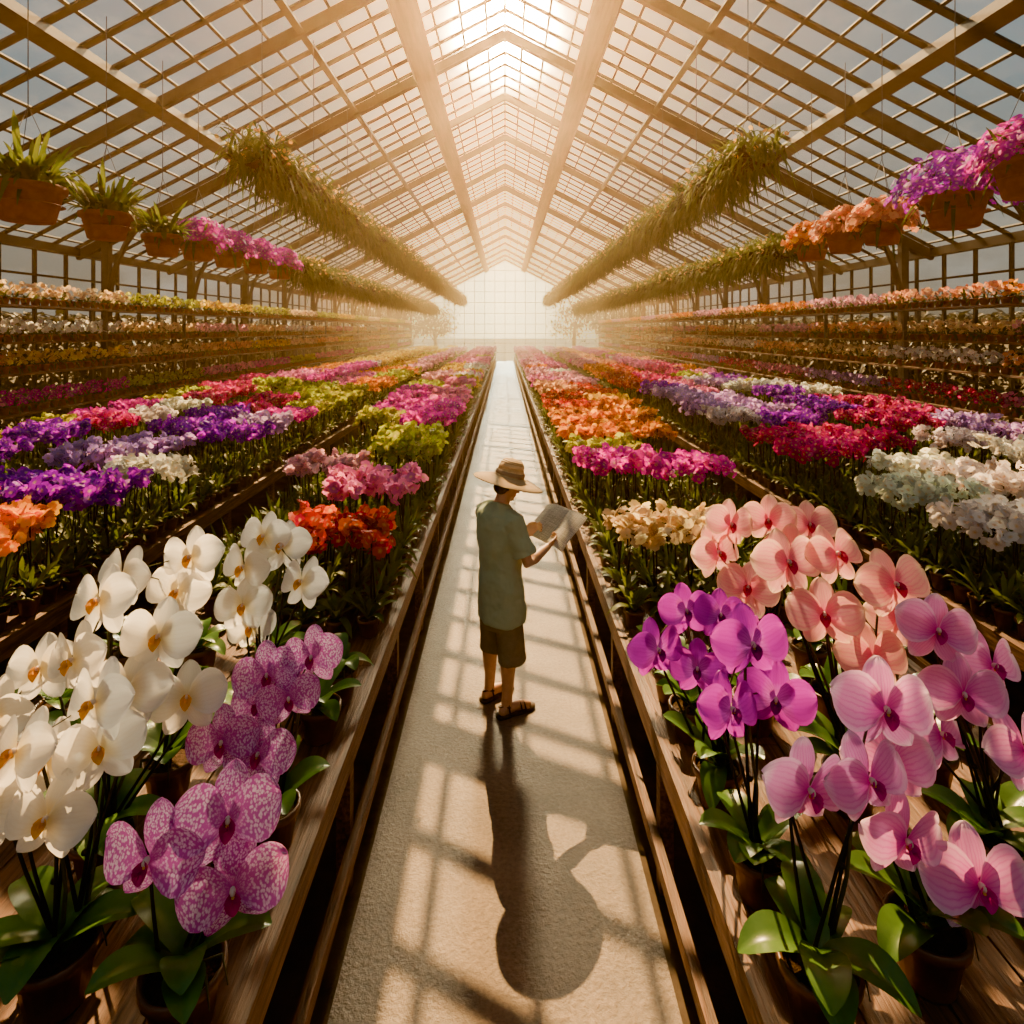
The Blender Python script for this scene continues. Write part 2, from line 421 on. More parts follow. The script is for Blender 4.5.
# ------------------------------------------------------------------ flower bed modules
def mini_blossom(mb, pos, n, size, mat):
    Mx = facing(n, U(0, 6.28)) * size; pos = Vector(pos); rv = R()
    for k in range(5):
        a = 2 * math.pi * k / 5
        W = 0.30 if k in (1, 4) else 0.2
        c, s = math.cos(a), math.sin(a)
        pts = [(0, 0, 0), (-W, 0.28, 0.03), (-W*0.6, 0.5, -0.02), (W*0.6, 0.5, -0.02), (W, 0.28, 0.03)]
        vs = [Mx @ Vector((x*c - y*s, x*s + y*c, z)) + pos for x, y, z in pts]
        mb.add(vs, [(0, 4, 3, 2, 1)], mat, [(rv, 0.0)] + [(rv, 0.6), (rv, 1), (rv, 1), (rv, 0.6)])

PW, PL = 0.74, 1.0
def bed_module(seed, mode='dense', bs=0.085):
    random.seed(seed); mb = MB()
    nx, ny = 4, 5
    for i in range(nx):
        for j in range(ny):
            x = (i + 0.5) / nx * PW + U(-.02, .02); y = (j + 0.5) / ny * PL + U(-.03, .03)
            x -= PW / 2; y -= PL / 2
            add_pot(mb, (x, y, 0), 0.065, 0.11, 0, 1, 8)
            a0 = U(0, 6.28)
            for k in range(7):
                add_leaf(mb, (x, y, 0.10), a0 + k * 2.4, U(.13, .22), .05, U(0.7, 1.5), U(.5, 1.1), 2, 2, 4)
            for k in range(5):
                add_leaf(mb, (x, y, 0.12), U(0, 6.28), U(.07, .14), .03, U(1.6, 2.6), U(.3, .9), 2, 2, 3)
            if mode == 'green':
                if R() < .5: tube(mb, [(x, y, .1), (x + U(-.02,.02), y, U(.3, .5))], [0.004, 0.003], 4, 3)
                continue
            if mode == 'row' and j in (0, 4): continue
            hb_ = (0.36, 0.50) if mode == 'dense' else (0.50, 0.58)
            for s in range(2):
                h = U(*hb_); a = U(0, 6.28); ln = U(.06, .14)
                top = Vector((x + U(-.04, .04), y + U(-.04, .04), h))
                tube(mb, [(x + U(-.02,.02), y + U(-.02,.02), 0.1), top], [0.006, 0.005], 4, 3)
                tip = top + Vector((math.cos(a) * ln, math.sin(a) * ln, U(-.05, .02)))
                tube(mb, [top, tip], [0.004, 0.002], 3, 3)
                nq = 10 if mode == 'dense' else 14
                for q in range(nq):
                    t = q / nq
                    p = top.lerp(tip, t) + Vector((U(-.055, .055), U(-.055, .055), U(-.07, .05)))
                    mini_blossom(mb, p, (U(-1, 1), U(-1, 1), U(0.1, 1.2)), bs * U(.75, 1.2), 4)
    return mb.mesh('orchid_bed_tray', [M_pot, M_soil, M_leaf2, M_stake, M_bed])
MODS = [bed_module(s) for s in range(20, 24)]
MODR = [bed_module(s, 'row') for s in range(40, 44)]
MODG = [bed_module(s, 'green') for s in range(30, 32)]
random.seed(5)

W=(.90,.88,.80); MG=(.72,.05,.50); VI=(.36,.04,.62); PK=(.84,.26,.54); LP=(.88,.48,.60); RD=(.60,.045,.03)
OR=(.90,.33,.03); YL=(.87,.60,.10); YG=(.48,.48,.07); LV=(.60,.38,.74); DP=(.62,.04,.24); PE=(.90,.46,.28); CR=(.87,.65,.40); G=None
beds = {
 (-1.07): ([(4.0,RD),(4.95,PK),(5.9,G),(6.5,YG),(7.5,YG)], [(10.8,MG),(13,PK),(16,YG),(20,YL),(25,LP),(60,PK)]),
 (-1.79): ([(4.3,G),(5.3,G),(6.1,LP),(7.1,G),(8.1,G),(9,YG)], [(13,MG),(15,YG),(19,LP),(23,YL),(60,PK)]),
 (1.07): ([(4.15,CR),(5.1,G),(5.75,MG),(6.6,YG)], [(10.5,OR),(12.5,RD),(15,PE),(18,PK),(60,LP)]),
 (1.79): ([(4.2,G),(5.2,G),(6.1,MG),(7.0,G),(8.0,OR)], [(10.2,OR),(11,YL),(14,RD),(18,LP),(60,PK)]),
 (-3.31): ([(3.0,G),(3.9,OR),(4.85,VI),(5.8,W),(6.7,G),(7.5,VI),(8.5,LV)], [(10.4,MG),(14,YG),(17,OR),(22,YG),(60,LP)]),
 (-4.05): ([(3.4,G),(4.3,DP),(5.2,VI),(6.1,LV),(7.0,LV),(7.9,VI),(8.8,VI)], [(11.5,DP),(14,YG),(18,PK),(22,OR),(60,YL)]),
 (3.31): ([(3.2,G),(4.1,W),(5.0,W),(5.9,G),(6.6,DP),(7.5,DP),(8.4,G),(9.1,W)], [(12.8,LV),(14,VI),(19,RD),(24,OR),(60,LP)]),
 (4.05): ([(4.2,G),(5.1,W),(6.0,W),(6.9,DP),(7.8,DP),(8.7,VI)], [(12.4,LV),(15,PK),(19,DP),(24,RD),(60,PE)]),
 (-5.51): ([], [(8,VI),(9.5,DP),(11,W),(13,DP),(17,YG),(20,G),(25,MG),(60,YL)]),
 (-6.25): ([], [(9,YG),(11,MG),(13,YG),(16,DP),(20,PK),(26,OR),(60,YL)]),
 (5.51): ([], [(8,W),(10,DP),(13,VI),(15,W),(19,LV),(23,DP),(60,PK)]),
 (6.25): ([], [(9,LV),(12,DP),(15,W),(18,VI),(22,PK),(27,DP),(60,PE)]),
}
nbed = 0
for cx, (rows, segs) in beds.items():
    par = empty('orchid_flower_bed', (cx, 0, BZ))
    rows = list(rows)
    y = rows[-1][0] + 0.95 if rows else 5.5
    while y < 48:
        for (ye, c) in segs:
            if y < ye: break
        if R() < .12 and y > 12: c = random.choice([YG, W, MG, PK, None, OR])
        rows.append((y, c)); y += 1.0
    for (y, c) in rows:
        me = random.choice(MODG) if c is None else random.choice(MODR if y < 16 else MODS)
        o = bpy.data.objects.new('orchid_tray', me); COL.objects.link(o); o.parent = par
        o.location = (U(-.01, .01), y + .02, 0); o.rotation_euler = (0, 0, random.choice((0, math.pi)))
        o.scale = (1, .97, U(0.92, 1.15))
        if c:
            j = U(.85, 1.1); o.color = (c[0]*j, c[1]*j*U(.9, 1.1), c[2]*j, 1)
        nbed += 1

# ------------------------------------------------------------------ benches
def bench(x0, x1, y0, y1):
    mb = MB(); n = max(5, int((x1 - x0) / 0.24)); w = (x1 - x0) / n
    for i in range(n):
        yy = y0
        while yy < y1:
            ye = min(y1, yy + U(3.0, 4.5))
            box(mb, x0 + i*w + 0.004, x0 + (i+1)*w - 0.004, yy + .003, ye - .003, BZ - 0.035 , BZ - U(0, 0.004))
            yy = ye
    for xe in (x0, x1):
        box(mb, xe - 0.022, xe + 0.022, y0, y1, BZ - 0.11, BZ + 0.012)
        box(mb, xe - 0.02, xe + 0.02, y0, y1, 0.22, 0.29)
    yy = y0 + 0.1
    while yy < y1:
        for xe in (x0 + 0.055, x1 - 0.055):
            box(mb, xe - 0.032, xe + 0.032, yy, yy + 0.07, 0.0, BZ - 0.036)
        box(mb, x0 + 0.03, x1 - 0.03, yy + 0.01, yy + 0.06, BZ - 0.12, BZ - 0.04)
        yy += 1.25
    return mb.obj('wooden_plant_bench', [M_wood], False)
bench(-2.18, -0.69, -1.0, 49); bench(0.69, 2.18, -1.0, 49)
bench(-4.45, -2.92, -1.0, 49); bench(2.92, 4.45, -1.0, 49)
bench(-6.65, -5.12, -1.0, 49); bench(5.12, 6.65, -1.0, 49)

# ------------------------------------------------------------------ shell
XW, YN, YF, ZR, SL = 8.5, -4.0, 52.0, 8.6, 0.52
ZE = ZR - SL * XW
def zr(x): return ZR - SL * abs(x)
mb = MB(); box(mb, -XW, XW, YN, YF, -0.12, -0.004); mb.obj('floor', [M_ground], False)
mb = MB()
box(mb, -0.665, 0.665, YN + .3, YF - 0.3, -0.004, 0.004)
mb.obj('concrete_path', [M_conc], False)
mb = MB(); mb.add([(-120,-60,-0.13),(120,-60,-0.13),(120,200,-0.13),(-120,200,-0.13)], [(0,1,2,3)]); mb.obj('ground', [M_grass], False)

mb = MB()
for s in (-1, 1):
    mb.add([(0,YN,ZR+.05),(s*XW,YN,ZE+.05),(s*XW,YF,ZE+.05),(0,YF,ZR+.05)], [(0,1,2,3)])
mb.obj('ceiling', [M_glass], False)
for s, nm in ((-1, 'wall_left'), (1, 'wall_right')):
    mb = MB()
    mb.add([(s*XW,YN,0.6),(s*XW,YF,0.6),(s*XW,YF,ZE+.05),(s*XW,YN,ZE+.05)], [(0,1,2,3)], 0)
    box(mb, s*XW-.08, s*XW+.08, YN, YF, 0, 0.6, 1)
    y = YN
    while y <= YF + .01:
        box(mb, s*XW-.03, s*XW+.03, y-.025, y+.025, .6, ZE, 2); y += 0.8
    for z in (1.4, 2.2, 3.0, 3.6): box(mb, s*XW-.025, s*XW+.025, YN, YF, z-.02, z+.02, 2)
    box(mb, s*XW-.1, s*XW+.1, YN, YF, ZE-.12, ZE+.04, 2)
    mb.obj(nm, [M_glass, M_conc, M_bar], False)
for yv, nm in ((YF, 'wall_back'), (YN, 'wall_front')):
    mb = MB()
    mb.add([(-XW,yv,0),(XW,yv,0),(XW,yv,ZE),(0,yv,ZR),(-XW,yv,ZE)], [(0,1,2,3,4)], 0)
    x = -XW
    while x <= XW + .01:
        box(mb, x-.02, x+.02, yv-.03, yv+.03, 0, zr(x), 1); x += 0.85
    for z in (0.7, 1.5, 2.3, 3.1, 4.0, 4.9, 5.8, 6.7, 7.6):
        hw = XW if z < ZE else (ZR - z) / SL
        box(mb, -hw, hw, yv-.03, yv+.03, z-.02, z+.02, 1)
    mb.obj(nm, [M_glass, M_bar], False)

mb = MB()
for s in (-1, 1):
    up = Vector((s * SL, 0, 1)).normalized()
    y = YN
    while y < YF:
        beam(mb, (0, y, ZR), (s*XW, y, ZE), 0.11, 0.03, up); y += 0.60
    x = 0.35
    while x < XW:
        beam(mb, (s*x, YN, zr(x)), (s*x, YF, zr(x)), 0.045, 0.03, up); x += 0.44
mb.obj('ceiling_glazing_bars', [M_bar], False)
mb = MB()
for s in (-1, 1):
    up = Vector((s * SL, 0, 1)).normalized()
    beam(mb, (s*1.56, YN, zr(1.56)-.22), (s*1.56, YF, zr(1.56)-.22), 0.42, 0.26, up, 1)
    beam(mb, (s*2.98, YN, zr(2.98)-.1), (s*2.98, YF, zr(2.98)-.1), 0.10, 0.14, up, 0)
    beam(mb, (s*5.06, YN, zr(5.06)-.13), (s*5.06, YF, zr(5.06)-.13), 0.20, 0.2, up, 0)
    beam(mb, (s*7.0, YN, zr(7.0)-.1), (s*7.0, YF, zr(7.0)-.1), 0.10, 0.14, up, 0)
    y = -0.9
    while y < YF:
        beam(mb, (0, y, ZR-.12), (s*XW, y, ZE-.12), 0.10, 0.17, up, 0)
        box(mb, s*7.9-.07, s*7.9+.07, y-.07, y+.07, 0, zr(7.9)-.1, 0)
        pr = None
        for k in range(8):
            t = k / 7; a = t * math.pi / 2
            p = Vector((s * (7.85 - 1.5 * (1 - math.cos(a))), y, 3.0 + (zr(6.35) - 0.2 - 3.0) * math.sin(a)))
            if pr is not None: beam(mb, pr, p, 0.07, 0.09, (0, 1, 0), 0)
            pr = p
        y += 3.3
beam(mb, (0, YN, ZR-.03), (0, YF, ZR-.03), 0.05, 0.08, (0, 0, 1), 0)
mb.obj('ceiling_roof_beams', [M_frame, M_beam], False)

# ------------------------------------------------------------------ hanging planters
def strand_leaves(mb, c, rad, n, L, W, mat, dr=(.6, 1.6), rise=(0.2, 1.8)):
    for i in range(n):
        a = U(0, 6.28); r = rad * U(0.0, 0.9)
        add_leaf(mb, (c[0] + r*math.cos(a), c[1] + r*math.sin(a), c[2]), a + U(-.4, .4), L * U(.6, 1.2), W * U(.7, 1.2), U(*rise), U(*dr), mat, 2, 5)

def hanging_pot(name, x, y, z, kind, r=0.28, dome=1.6):
    mb = MB(); h = r * 1.15
    add_pot(mb, (0, 0, 0), r, h, 0, 1, 28)
    lathe(mb, [(r*0.99, h*0.45), (r*0.87, h*0.50)], (0, 0, 0), 28, 0)
    if kind is None:
        strand_leaves(mb, (0, 0, h*.9), r*.8, 150, r*1.15, 0.05, 2, (.5, 1.4), (.6, 2.2))
        strand_leaves(mb, (0, 0, h*.9), r*.8, 10, r*1.5, 0.07, 2, (.4, 1.0), (1.2, 2.0))
    else:
        strand_leaves(mb, (0, 0, h*.9), r*.8, 60, r*1.1, 0.045, 2)
        for i in range(520):
            a = U(0, 6.28); q = math.sqrt(R()); rr = r * dome * q * U(.85, 1.12)
            zz = h + r * dome * .7 * math.sqrt(max(0, 1 - q*q)) * U(.45, 1.25) - .02 - (U(0, .4)*r if q > .75 else 0)
            mini_blossom(mb, (rr*math.cos(a), rr*math.sin(a), zz), (math.cos(a)*q + U(-.6, .6), math.sin(a)*q + U(-.6, .6), 1 - q*.6), 0.08*U(.7, 1.3), 4)
    zt = zr(x) - 0.12 - z
    for k in range(3):
        a = k * 2.094 + .4
        tube(mb, [(r*math.cos(a), r*math.sin(a), h), (0, 0, h + 0.75)], [0.004, 0.004], 4, 3)
    tube(mb, [(0, 0, h + 0.74), (0, 0, zt)], [0.006, 0.006], 4, 3)
    o = mb.obj(name, [M_terra, M_soil, M_fern if kind is None else M_leaf2, M_steel, M_bed], True, None, (x, y, z))
    if kind: o.color = (*kind, 1)
    return o
zp = 3.62
PU = (.50, .05, .66); MG2 = (.70, .07, .60)
hanging_pot('hanging_fern_pot', -4.5, 5.85, zp, None, .30)
hanging_pot('hanging_fern_pot', -4.5, 7.0, zp, None, .26)
hanging_pot('hanging_fern_pot', -4.5, 8.15, zp-.05, None, .24)
for i, y in enumerate((9.1, 10.1, 11.2, 12.4)): hanging_pot('hanging_orchid_pot', -4.5, y, zp, MG2, .26)
hanging_pot('hanging_orchid_pot', 4.5, 5.3, zp+.12, MG2, .28)
hanging_pot('hanging_orchid_pot', 4.5, 6.2, zp, PU, .29, 1.95)
hanging_pot('hanging_orchid_pot', 4.5, 7.4, zp, PE, .24)
hanging_pot('hanging_orchid_pot', 4.5, 8.2, zp, PE, .25)
hanging_pot('hanging_orchid_pot', 4.5, 9.1, zp, OR, .24)

def trough_module(seed):
    random.seed(seed); mb = MB()
    vs = []; fs = []
    for j in (0, 1):
        for k in range(9):
            a = math.pi + math.pi * k / 8
            vs.append((0.2 * math.cos(a), -0.5 + j, 0.2 * math.sin(a) + .2))
    for k in range(8): fs.append((k, k+1, k+10, k+9))
    mb.add(vs, fs, 0)
    for i in range(520):
        a = U(0, 6.28)
        add_leaf(mb, (U(-.18, .18), U(-.5, .5), U(.0, .3)), a, U(.14, .34), U(.02, .035), U(-.2, 1.8), U(.7, 1.8), 1, 2, 3)
    for i in range(60):
        mini_blossom(mb, (U(-.3, .3), U(-.5, .5), U(.1, .42)), (U(-1, 1), U(-1, 1), U(-.2, 1)), .05, 2)
    return mb.mesh('trough', [M_soil, M_fern, M_bed])
TM = [trough_module(s) for s in (51, 52, 53)]
random.seed(9)
for s in (-1, 1):
    for (x, z, y0, y1) in ((2.9, 4.45, 7.4, 42), (4.5, 3.75, 10.3 if s > 0 else 13.6, 40)):
        par = empty('hanging_foliage_trough', (s*x, y0, z))
        y = y0
        while y < y1:
            o = bpy.data.objects.new('trough_section', random.choice(TM)); COL.objects.link(o); o.parent = par
            o.location = (0, y - y0, 0); o.color = (.8, .45, .15, 1); o.scale = (1.15, 1, U(.95, 1.25)); o.rotation_euler = (0, 0, random.choice((0, math.pi)))
            y += 0.96
        mb = MB(); y = y0
        while y < y1:
            for q in (-.18, .18):
                tube(mb, [(q, y - y0, .2), (0, y - y0, .75)], [.004, .004], 4, 0)
            tube(mb, [(0, y - y0, .74), (0, y - y0, zr(x) - .1 - z)], [.006, .006], 4, 0)
            y += 2.0
        mb.obj('suspension_wires', [M_steel], True, par)

# ------------------------------------------------------------------ side shelving rows
def row_module(seed):
    random.seed(seed); mb = MB()
    for i in range(5):
        y = -0.5 + (i + .5) / 5
        add_pot(mb, (0, y, 0), .07, .11, 0, 1, 8)
        for k in range(14): add_leaf(mb, (0, y, .1), U(0, 6.28), U(.1, .2), .035, U(.3, 1.8), U(.6, 1.5), 2, 2, 3)
        for k in range(18): mini_blossom(mb, (U(-.13, .13), y + U(-.11, .11), U(.14, .34)), (U(-1, 1), U(-1, 1), U(0, 1)), .075, 3)
    return mb.mesh('shelf_pot_row', [M_terra, M_soil, M_leaf2, M_bed])
RM = [row_module(s) for s in (61, 62, 63)]
random.seed(12)
for s in (-1, 1):
    tiers = [(7.35, 2.98), (7.45, 2.42), (7.35, 1.95), (7.35, 1.35)]
    cols = [[YG, YL, YG, CR], [CR, LP, CR, W], [YL, CR, PE], [MG, YG, PK]] if s < 0 else [[PE, LP, OR], [CR, PE, LP], [W, CR, PE], [DP, LV, PK]]
    mb = MB()
    for (x, z) in tiers:
        box(mb, s*x-.16, s*x+.16, 2, 49, z-.03, z, 0)
    y = 3
    while y < 49:
        box(mb, s*7.35-.03, s*7.35+.03, y-.03, y+.03, 0, 2.97, 1); box(mb, s*7.6-.03, s*7.6+.03, y-.03, y+.03, 0, 2.97, 1); y += 2.8
    par = mb.obj('side_plant_shelf', [M_wood, M_steel], False)
    for ti, (x, z) in enumerate(tiers):
        rp = empty('shelf_orchid_row', (s*x, 2.5, z), par)
        y = 2.5
        while y < 48.5:
            o = bpy.data.objects.new('pot_row', random.choice(RM)); COL.objects.link(o); o.parent = rp
            o.location = (0, y - 2.5, 0); c = cols[ti][int(y / 3) % len(cols[ti])]; o.color = (*c, 1)
            y += 1.0

# outside: hedges and trees
mat_hedge = mat_simple('hedge_leaves', (0.02, 0.022, 0.008), (0.07, 0.055, 0.018), 2, 0.6, 0.2, (1, 1, 1), 0.1, 0.2)
def hedge_mesh(seed):
    random.seed(seed); mb = MB()
    for k in range(9): tube(mb, [(U(-.2,.2), -1.9 + k*.45, 0), (U(-.3,.3), -1.9 + k*.45, 2.6)], [.04, .02], 5, 0)
    for k in range(2400):
        x = random.choice((-1, 1)) * (0.55 - abs(random.gauss(0, .15)))
        z = U(.05, 2.9)
        if R() < .2: x = U(-.5, .5); z = 2.9 + U(-.15, .15)
        add_leaf(mb, (x, U(-2, 2), z), U(0, 6.28), U(.16, .28), .15, U(-.6, .8), U(0, .8), 1, 2, 2)
    return mb.mesh('hedge', [M_wood, mat_hedge])
HM = [hedge_mesh(s) for s in (81, 82)]
def tree_mesh(seed):
    random.seed(seed); mb = MB()
    tube(mb, [(0,0,0),(.1,.05,1.5),(0,.1,3.2)], [.25,.18,.1], 8, 0)
    for b in range(7):
        a = U(0, 6.28); e = (math.cos(a)*U(.8, 1.6), math.sin(a)*U(.8, 1.6), U(2.6, 4.6))
        tube(mb, [(0, 0, U(1.4, 2.8)), e], [.08, .03], 5, 0)
        for k in range(240):
            p = (e[0] + random.gauss(0, .55), e[1] + random.gauss(0, .55), e[2] + random.gauss(0, .5))
            add_leaf(mb, p, U(0, 6.28), U(.2, .35), .16, U(-.5, 1), U(0, 1), 1, 2, 2)
    return mb.mesh('tree', [M_wood, M_leaf2])
TR = [tree_mesh(s) for s in (71, 72)]
random.seed(14)
for s in (-1, 1):
    hp = empty('hedge', (s * 9.9, 0, -.13))
    for i in range(15):
        o = bpy.data.objects.new('hedge_section', random.choice(HM)); COL.objects.link(o); o.parent = hp
        o.location = (0, -2 + i * 3.85, 0)
for x in (-12, -9, -6.5, 6.5, 9.5, 12.5):
    o = bpy.data.objects.new('tree', random.choice(TR)); COL.objects.link(o)
    o.location = (x, 58 + U(-1, 1), -.13); k = U(.9, 1.2); o.scale = (k, k, k); o.rotation_euler = (0, 0, U(0, 6.28))

# ------------------------------------------------------------------ person
M_skin = mat_flat('skin', (0.58, 0.32, 0.19), 0.5, 0.0)
M_shirt = mat_simple('sage_cotton', (0.33, 0.41, 0.26), (0.37, 0.45, 0.29), 14, 0.85, 0.15, (1, 1, 1), 0.2)
M_short = mat_simple('olive_twill', (0.20, 0.17, 0.10), (0.25, 0.21, 0.125), 20, 0.85, 0.15)
M_hair = mat_simple('dark_hair', (0.02, 0.013, 0.009), (0.05, 0.03, 0.018), 60, 0.5, 0.4)
M_sandal = mat_simple('sandal_leather', (0.03, 0.018, 0.01), (0.07, 0.04, 0.02), 30, 0.5, 0.4)
M_eye = mat_flat('eye_dark', (0.02, 0.015, 0.01), 0.2)
def mat_straw():
    m, nt, N, L = nodes_of('straw_weave')
    o = tc(nt)
    w = N.new('ShaderNodeTexWave'); w.wave_type = 'RINGS'; w.rings_direction = 'Z'; w.inputs['Scale'].default_value = 34
    w.inputs['Distortion'].default_value = 1.5; L.new(o, w.inputs['Vector'])
    c = ramp(nt, w.outputs['Fac'], [(0.2, (0.58, 0.38, 0.17)), (0.7, (0.78, 0.57, 0.30))])
    out(nt, translu(nt, principled(nt, c, 0.7, 0.2, w.outputs['Fac'], 0.5), c, 0.25)); return m
M_straw = mat_straw()
def mat_paper():
    m, nt, N, L = nodes_of('newsprint')
    u = tc(nt, 'UV')
    b = N.new('ShaderNodeTexBrick'); b.inputs['Scale'].default_value = 9
    b.inputs['Color1'].default_value = (.45, .43, .39, 1); b.inputs['Color2'].default_value = (.66, .64, .59, 1)
    b.inputs['Mortar'].default_value = (.88, .86, .80, 1); b.inputs['Mortar Size'].default_value = .05
    b.inputs['Brick Width'].default_value = 1.6; b.inputs['Row Height'].default_value = .3
    L.new(u, b.inputs['Vector'])
    c = b.outputs['Color']
    out(nt, translu(nt, principled(nt, c, .8, .1), c, .55)); return m
M_paper = mat_paper()

man = empty('man', (-0.03, 4.27, 0.004)); man.rotation_euler = (0, 0, math.radians(-55))
def voxel(o, size, sm=4):
    m = o.modifiers.new('remesh', 'REMESH'); m.mode = 'VOXEL'; m.voxel_size = size; m.use_smooth_shade = True
    s = o.modifiers.new('smooth', 'SMOOTH'); s.factor = 0.5; s.iterations = sm

def rtube(mb, pts, rad, seg=14):
    tube(mb, pts, rad, seg)
    for p, r in ((pts[0], rad[0]), (pts[-1], rad[-1])):
        rr = r if isinstance(r, tuple) else (r, r)
        k = min(rr); ellipsoid(mb, p, (k, k, k), 12, 8)

body = MB()
tube(body, [(0,0,.76),(0,0,.86),(0,.005,1.0),(0,-.01,1.15),(0,-.02,1.28),(0,-.015,1.36),(0,0,1.41)],
     [(.13,.10),(.155,.11),(.135,.10),(.155,.11),(.165,.11),(.12,.085),(.055,.055)], 20, sx=(1,0,0))
rtube(body, [(0,-.01,1.36),(0,.02,1.43),(0,.045,1.50)], [.058,.052,.055])
HR = Matrix.Rotation(math.radians(-24), 3, 'X')
hc = Vector((0, .062, 1.535))
def H(x, y, z): return tuple(hc + HR @ Vector((x, y, z)))
ellipsoid(body, hc, (.074, .094, .105), 20, 14, 0, HR)
ellipsoid(body, H(0, .035, -.055), (.052, .055, .055), 16, 10, 0, HR)
ellipsoid(body, H(0, .07, -.092), (.024, .02, .018), 10, 8, 0, HR)
tube(body, [H(0,.085,.015), H(0,.103,-.015), H(0,.112,-.032), H(0,.085,-.042)], [.008,.011,.015,.009], 8)
ellipsoid(body, H(0,.086,-.060), (.024,.012,.006), 10, 6, 0, HR)
ellipsoid(body, H(0,.084,-.071), (.020,.012,.007), 10, 6, 0, HR)
for s in (-1, 1):
    ellipsoid(body, H(s*.030,.082,.024), (.020,.012,.007), 10, 6, 0, HR)
    ellipsoid(body, H(s*.077,-.008,-.012), (.010,.020,.032), 10, 8, 0, HR)
for s, hip, kn, an, toe in ((1, (.085,0,.80), (.098,.015,.45), (.10,-.02,.085), (.115,.155,.028)),
                            (-1, (-.085,0,.80), (-.105,.0,.45), (-.125,-.01,.085), (-.145,.165,.028))):
    h, k, a, t = map(Vector, (hip, kn, an, toe))
    calf = k.lerp(a, .32) + Vector((0, -.012, 0))
    rtube(body, [h, h.lerp(k, .5), k, calf, k.lerp(a, .75), a], [.085,.070,.052,.055,.038,.036])
    heel = a + Vector((0, -.035, -.052))
    rtube(body, [a + Vector((0,0,-.01)), a + Vector((0,-.03,-.045))], [.034,.032])
    fw = (t - a); fw.z = 0
    rtube(body, [heel + Vector((0,.01,.005)), a + fw * .35 + Vector((0,0,-.035)), a + fw * .7 + Vector((0,0,-.048)), t], [.030,.034,.034,.020])
    side = Vector((fw.y, -fw.x, 0)).normalized() * s
    for q in range(5):
        b0 = t + side * (-.030 + q * .015) + Vector((0, -.01 - q * .006, -.006))
        rtube(body, [b0, b0 + fw.normalized() * (.036 - q * .004) + Vector((0,0,-.004))], [.010 - q*.0008, .008 - q*.0005], 8)
def arm(s, sh, el, wr, palm_dir, curl):
    sh, el, wr = map(Vector, (sh, el, wr)); pd = Vector(palm_dir).normalized()
    rtube(body, [sh, sh.lerp(el, .5), el, el.lerp(wr, .3), el.lerp(wr, .75), wr], [.052,.043,.036,.037,.029,.024])
    palm = wr + pd * .075
    cz = Vector(curl).normalized(); sd = pd.cross(cz).normalized()
    tube(body, [wr - pd*.005, wr + pd*.03, palm], [(.024,.018),(.038,.014),(.040,.013)], 12, sx=tuple(sd))
    for q, (l, o) in enumerate(((.066, -.030), (.076, -.010), (.070, .010), (.055, .029))):
        b0 = palm + sd * o - pd * .008
        p1 = b0 + pd * l * .5 + cz * .006
        p2 = p1 + pd * l * .18 + cz * l * .34
        p3 = p2 - pd * l * .10 + cz * l * .25
        rtube(body, [b0, p1, p2, p3], [.0095, .009, .0082, .0072], 8)
    ts = -sd
    b0 = wr + pd * .022 + ts * .026
    rtube(body, [b0, b0 + ts * .024 + pd * .022, b0 + ts * .026 + pd * .045 + cz * .014, b0 + ts*.018 + pd * .064 + cz * .024], [.013, .0115, .010, .008], 8)
arm(1, (.175,-.01,1.325), (.235,.06,1.045), (.165,.285,1.095), (-.25, .9, .25), (-.75,-.1,.55))
arm(-1, (-.175,-.01,1.325), (-.235,.07,1.05), (-.12,.30,1.11), (.35, .9, .25), (.75,-.1,.55))
bo = body.obj('body', [M_skin], True, man); voxel(bo, 0.0052, 3)

shirt = MB()
tube(shirt, [(0,0,.62),(0,0,.70),(0,0,.85),(0,0,1.0),(0,-.008,1.15),(0,-.018,1.27),(0,-.018,1.345),(0,-.008,1.385),(0,.0,1.405)],
     [(.205,.150),(.203,.148),(.192,.140),(.178,.132),(.182,.136),(.190,.134),(.165,.112),(.105,.085),(.078,.07)], 32, sx=(1,0,0))
for s in (-1, 1):
    sh = Vector((s*.165,-.012,1.325)); el = Vector((s*.235,.06 if s > 0 else .07,1.045))
    tube(shirt, [sh - Vector((s*.06,0,-.02)), sh + Vector((s*.01,0,0)), sh.lerp(el, .4), sh.lerp(el, .80)], [.055,.072,.074,.082], 18)
so = shirt.obj('tshirt', [M_shirt], True, man); voxel(so, 0.008, 5)
tex = bpy.data.textures.new('cloth_folds', 'CLOUDS'); tex.noise_scale = 0.12
def folds(o, st, sc=None):
    d = o.modifiers.new('folds', 'DISPLACE'); d.texture = tex; d.strength = st; d.mid_level = 0.5; d.texture_coords = 'LOCAL'
folds(so, 0.040)

sho = MB()
tube(sho, [(0,0,.58),(0,0,.66),(0,0,.80),(0,0,.90)], [(.175,.135),(.180,.14),(.172,.13),(.15,.118)], 24, sx=(1,0,0))
for s in (-1, 1):
    tube(sho, [(s*.085,0,.70),(s*.095,.005,.58),(s*.102,.012,.47),(s*.106,.016,.36)], [.088,.096,.096,.100], 20)
sh_o = sho.obj('shorts', [M_short], True, man); voxel(sh_o, 0.008, 4); folds(sh_o, 0.022)

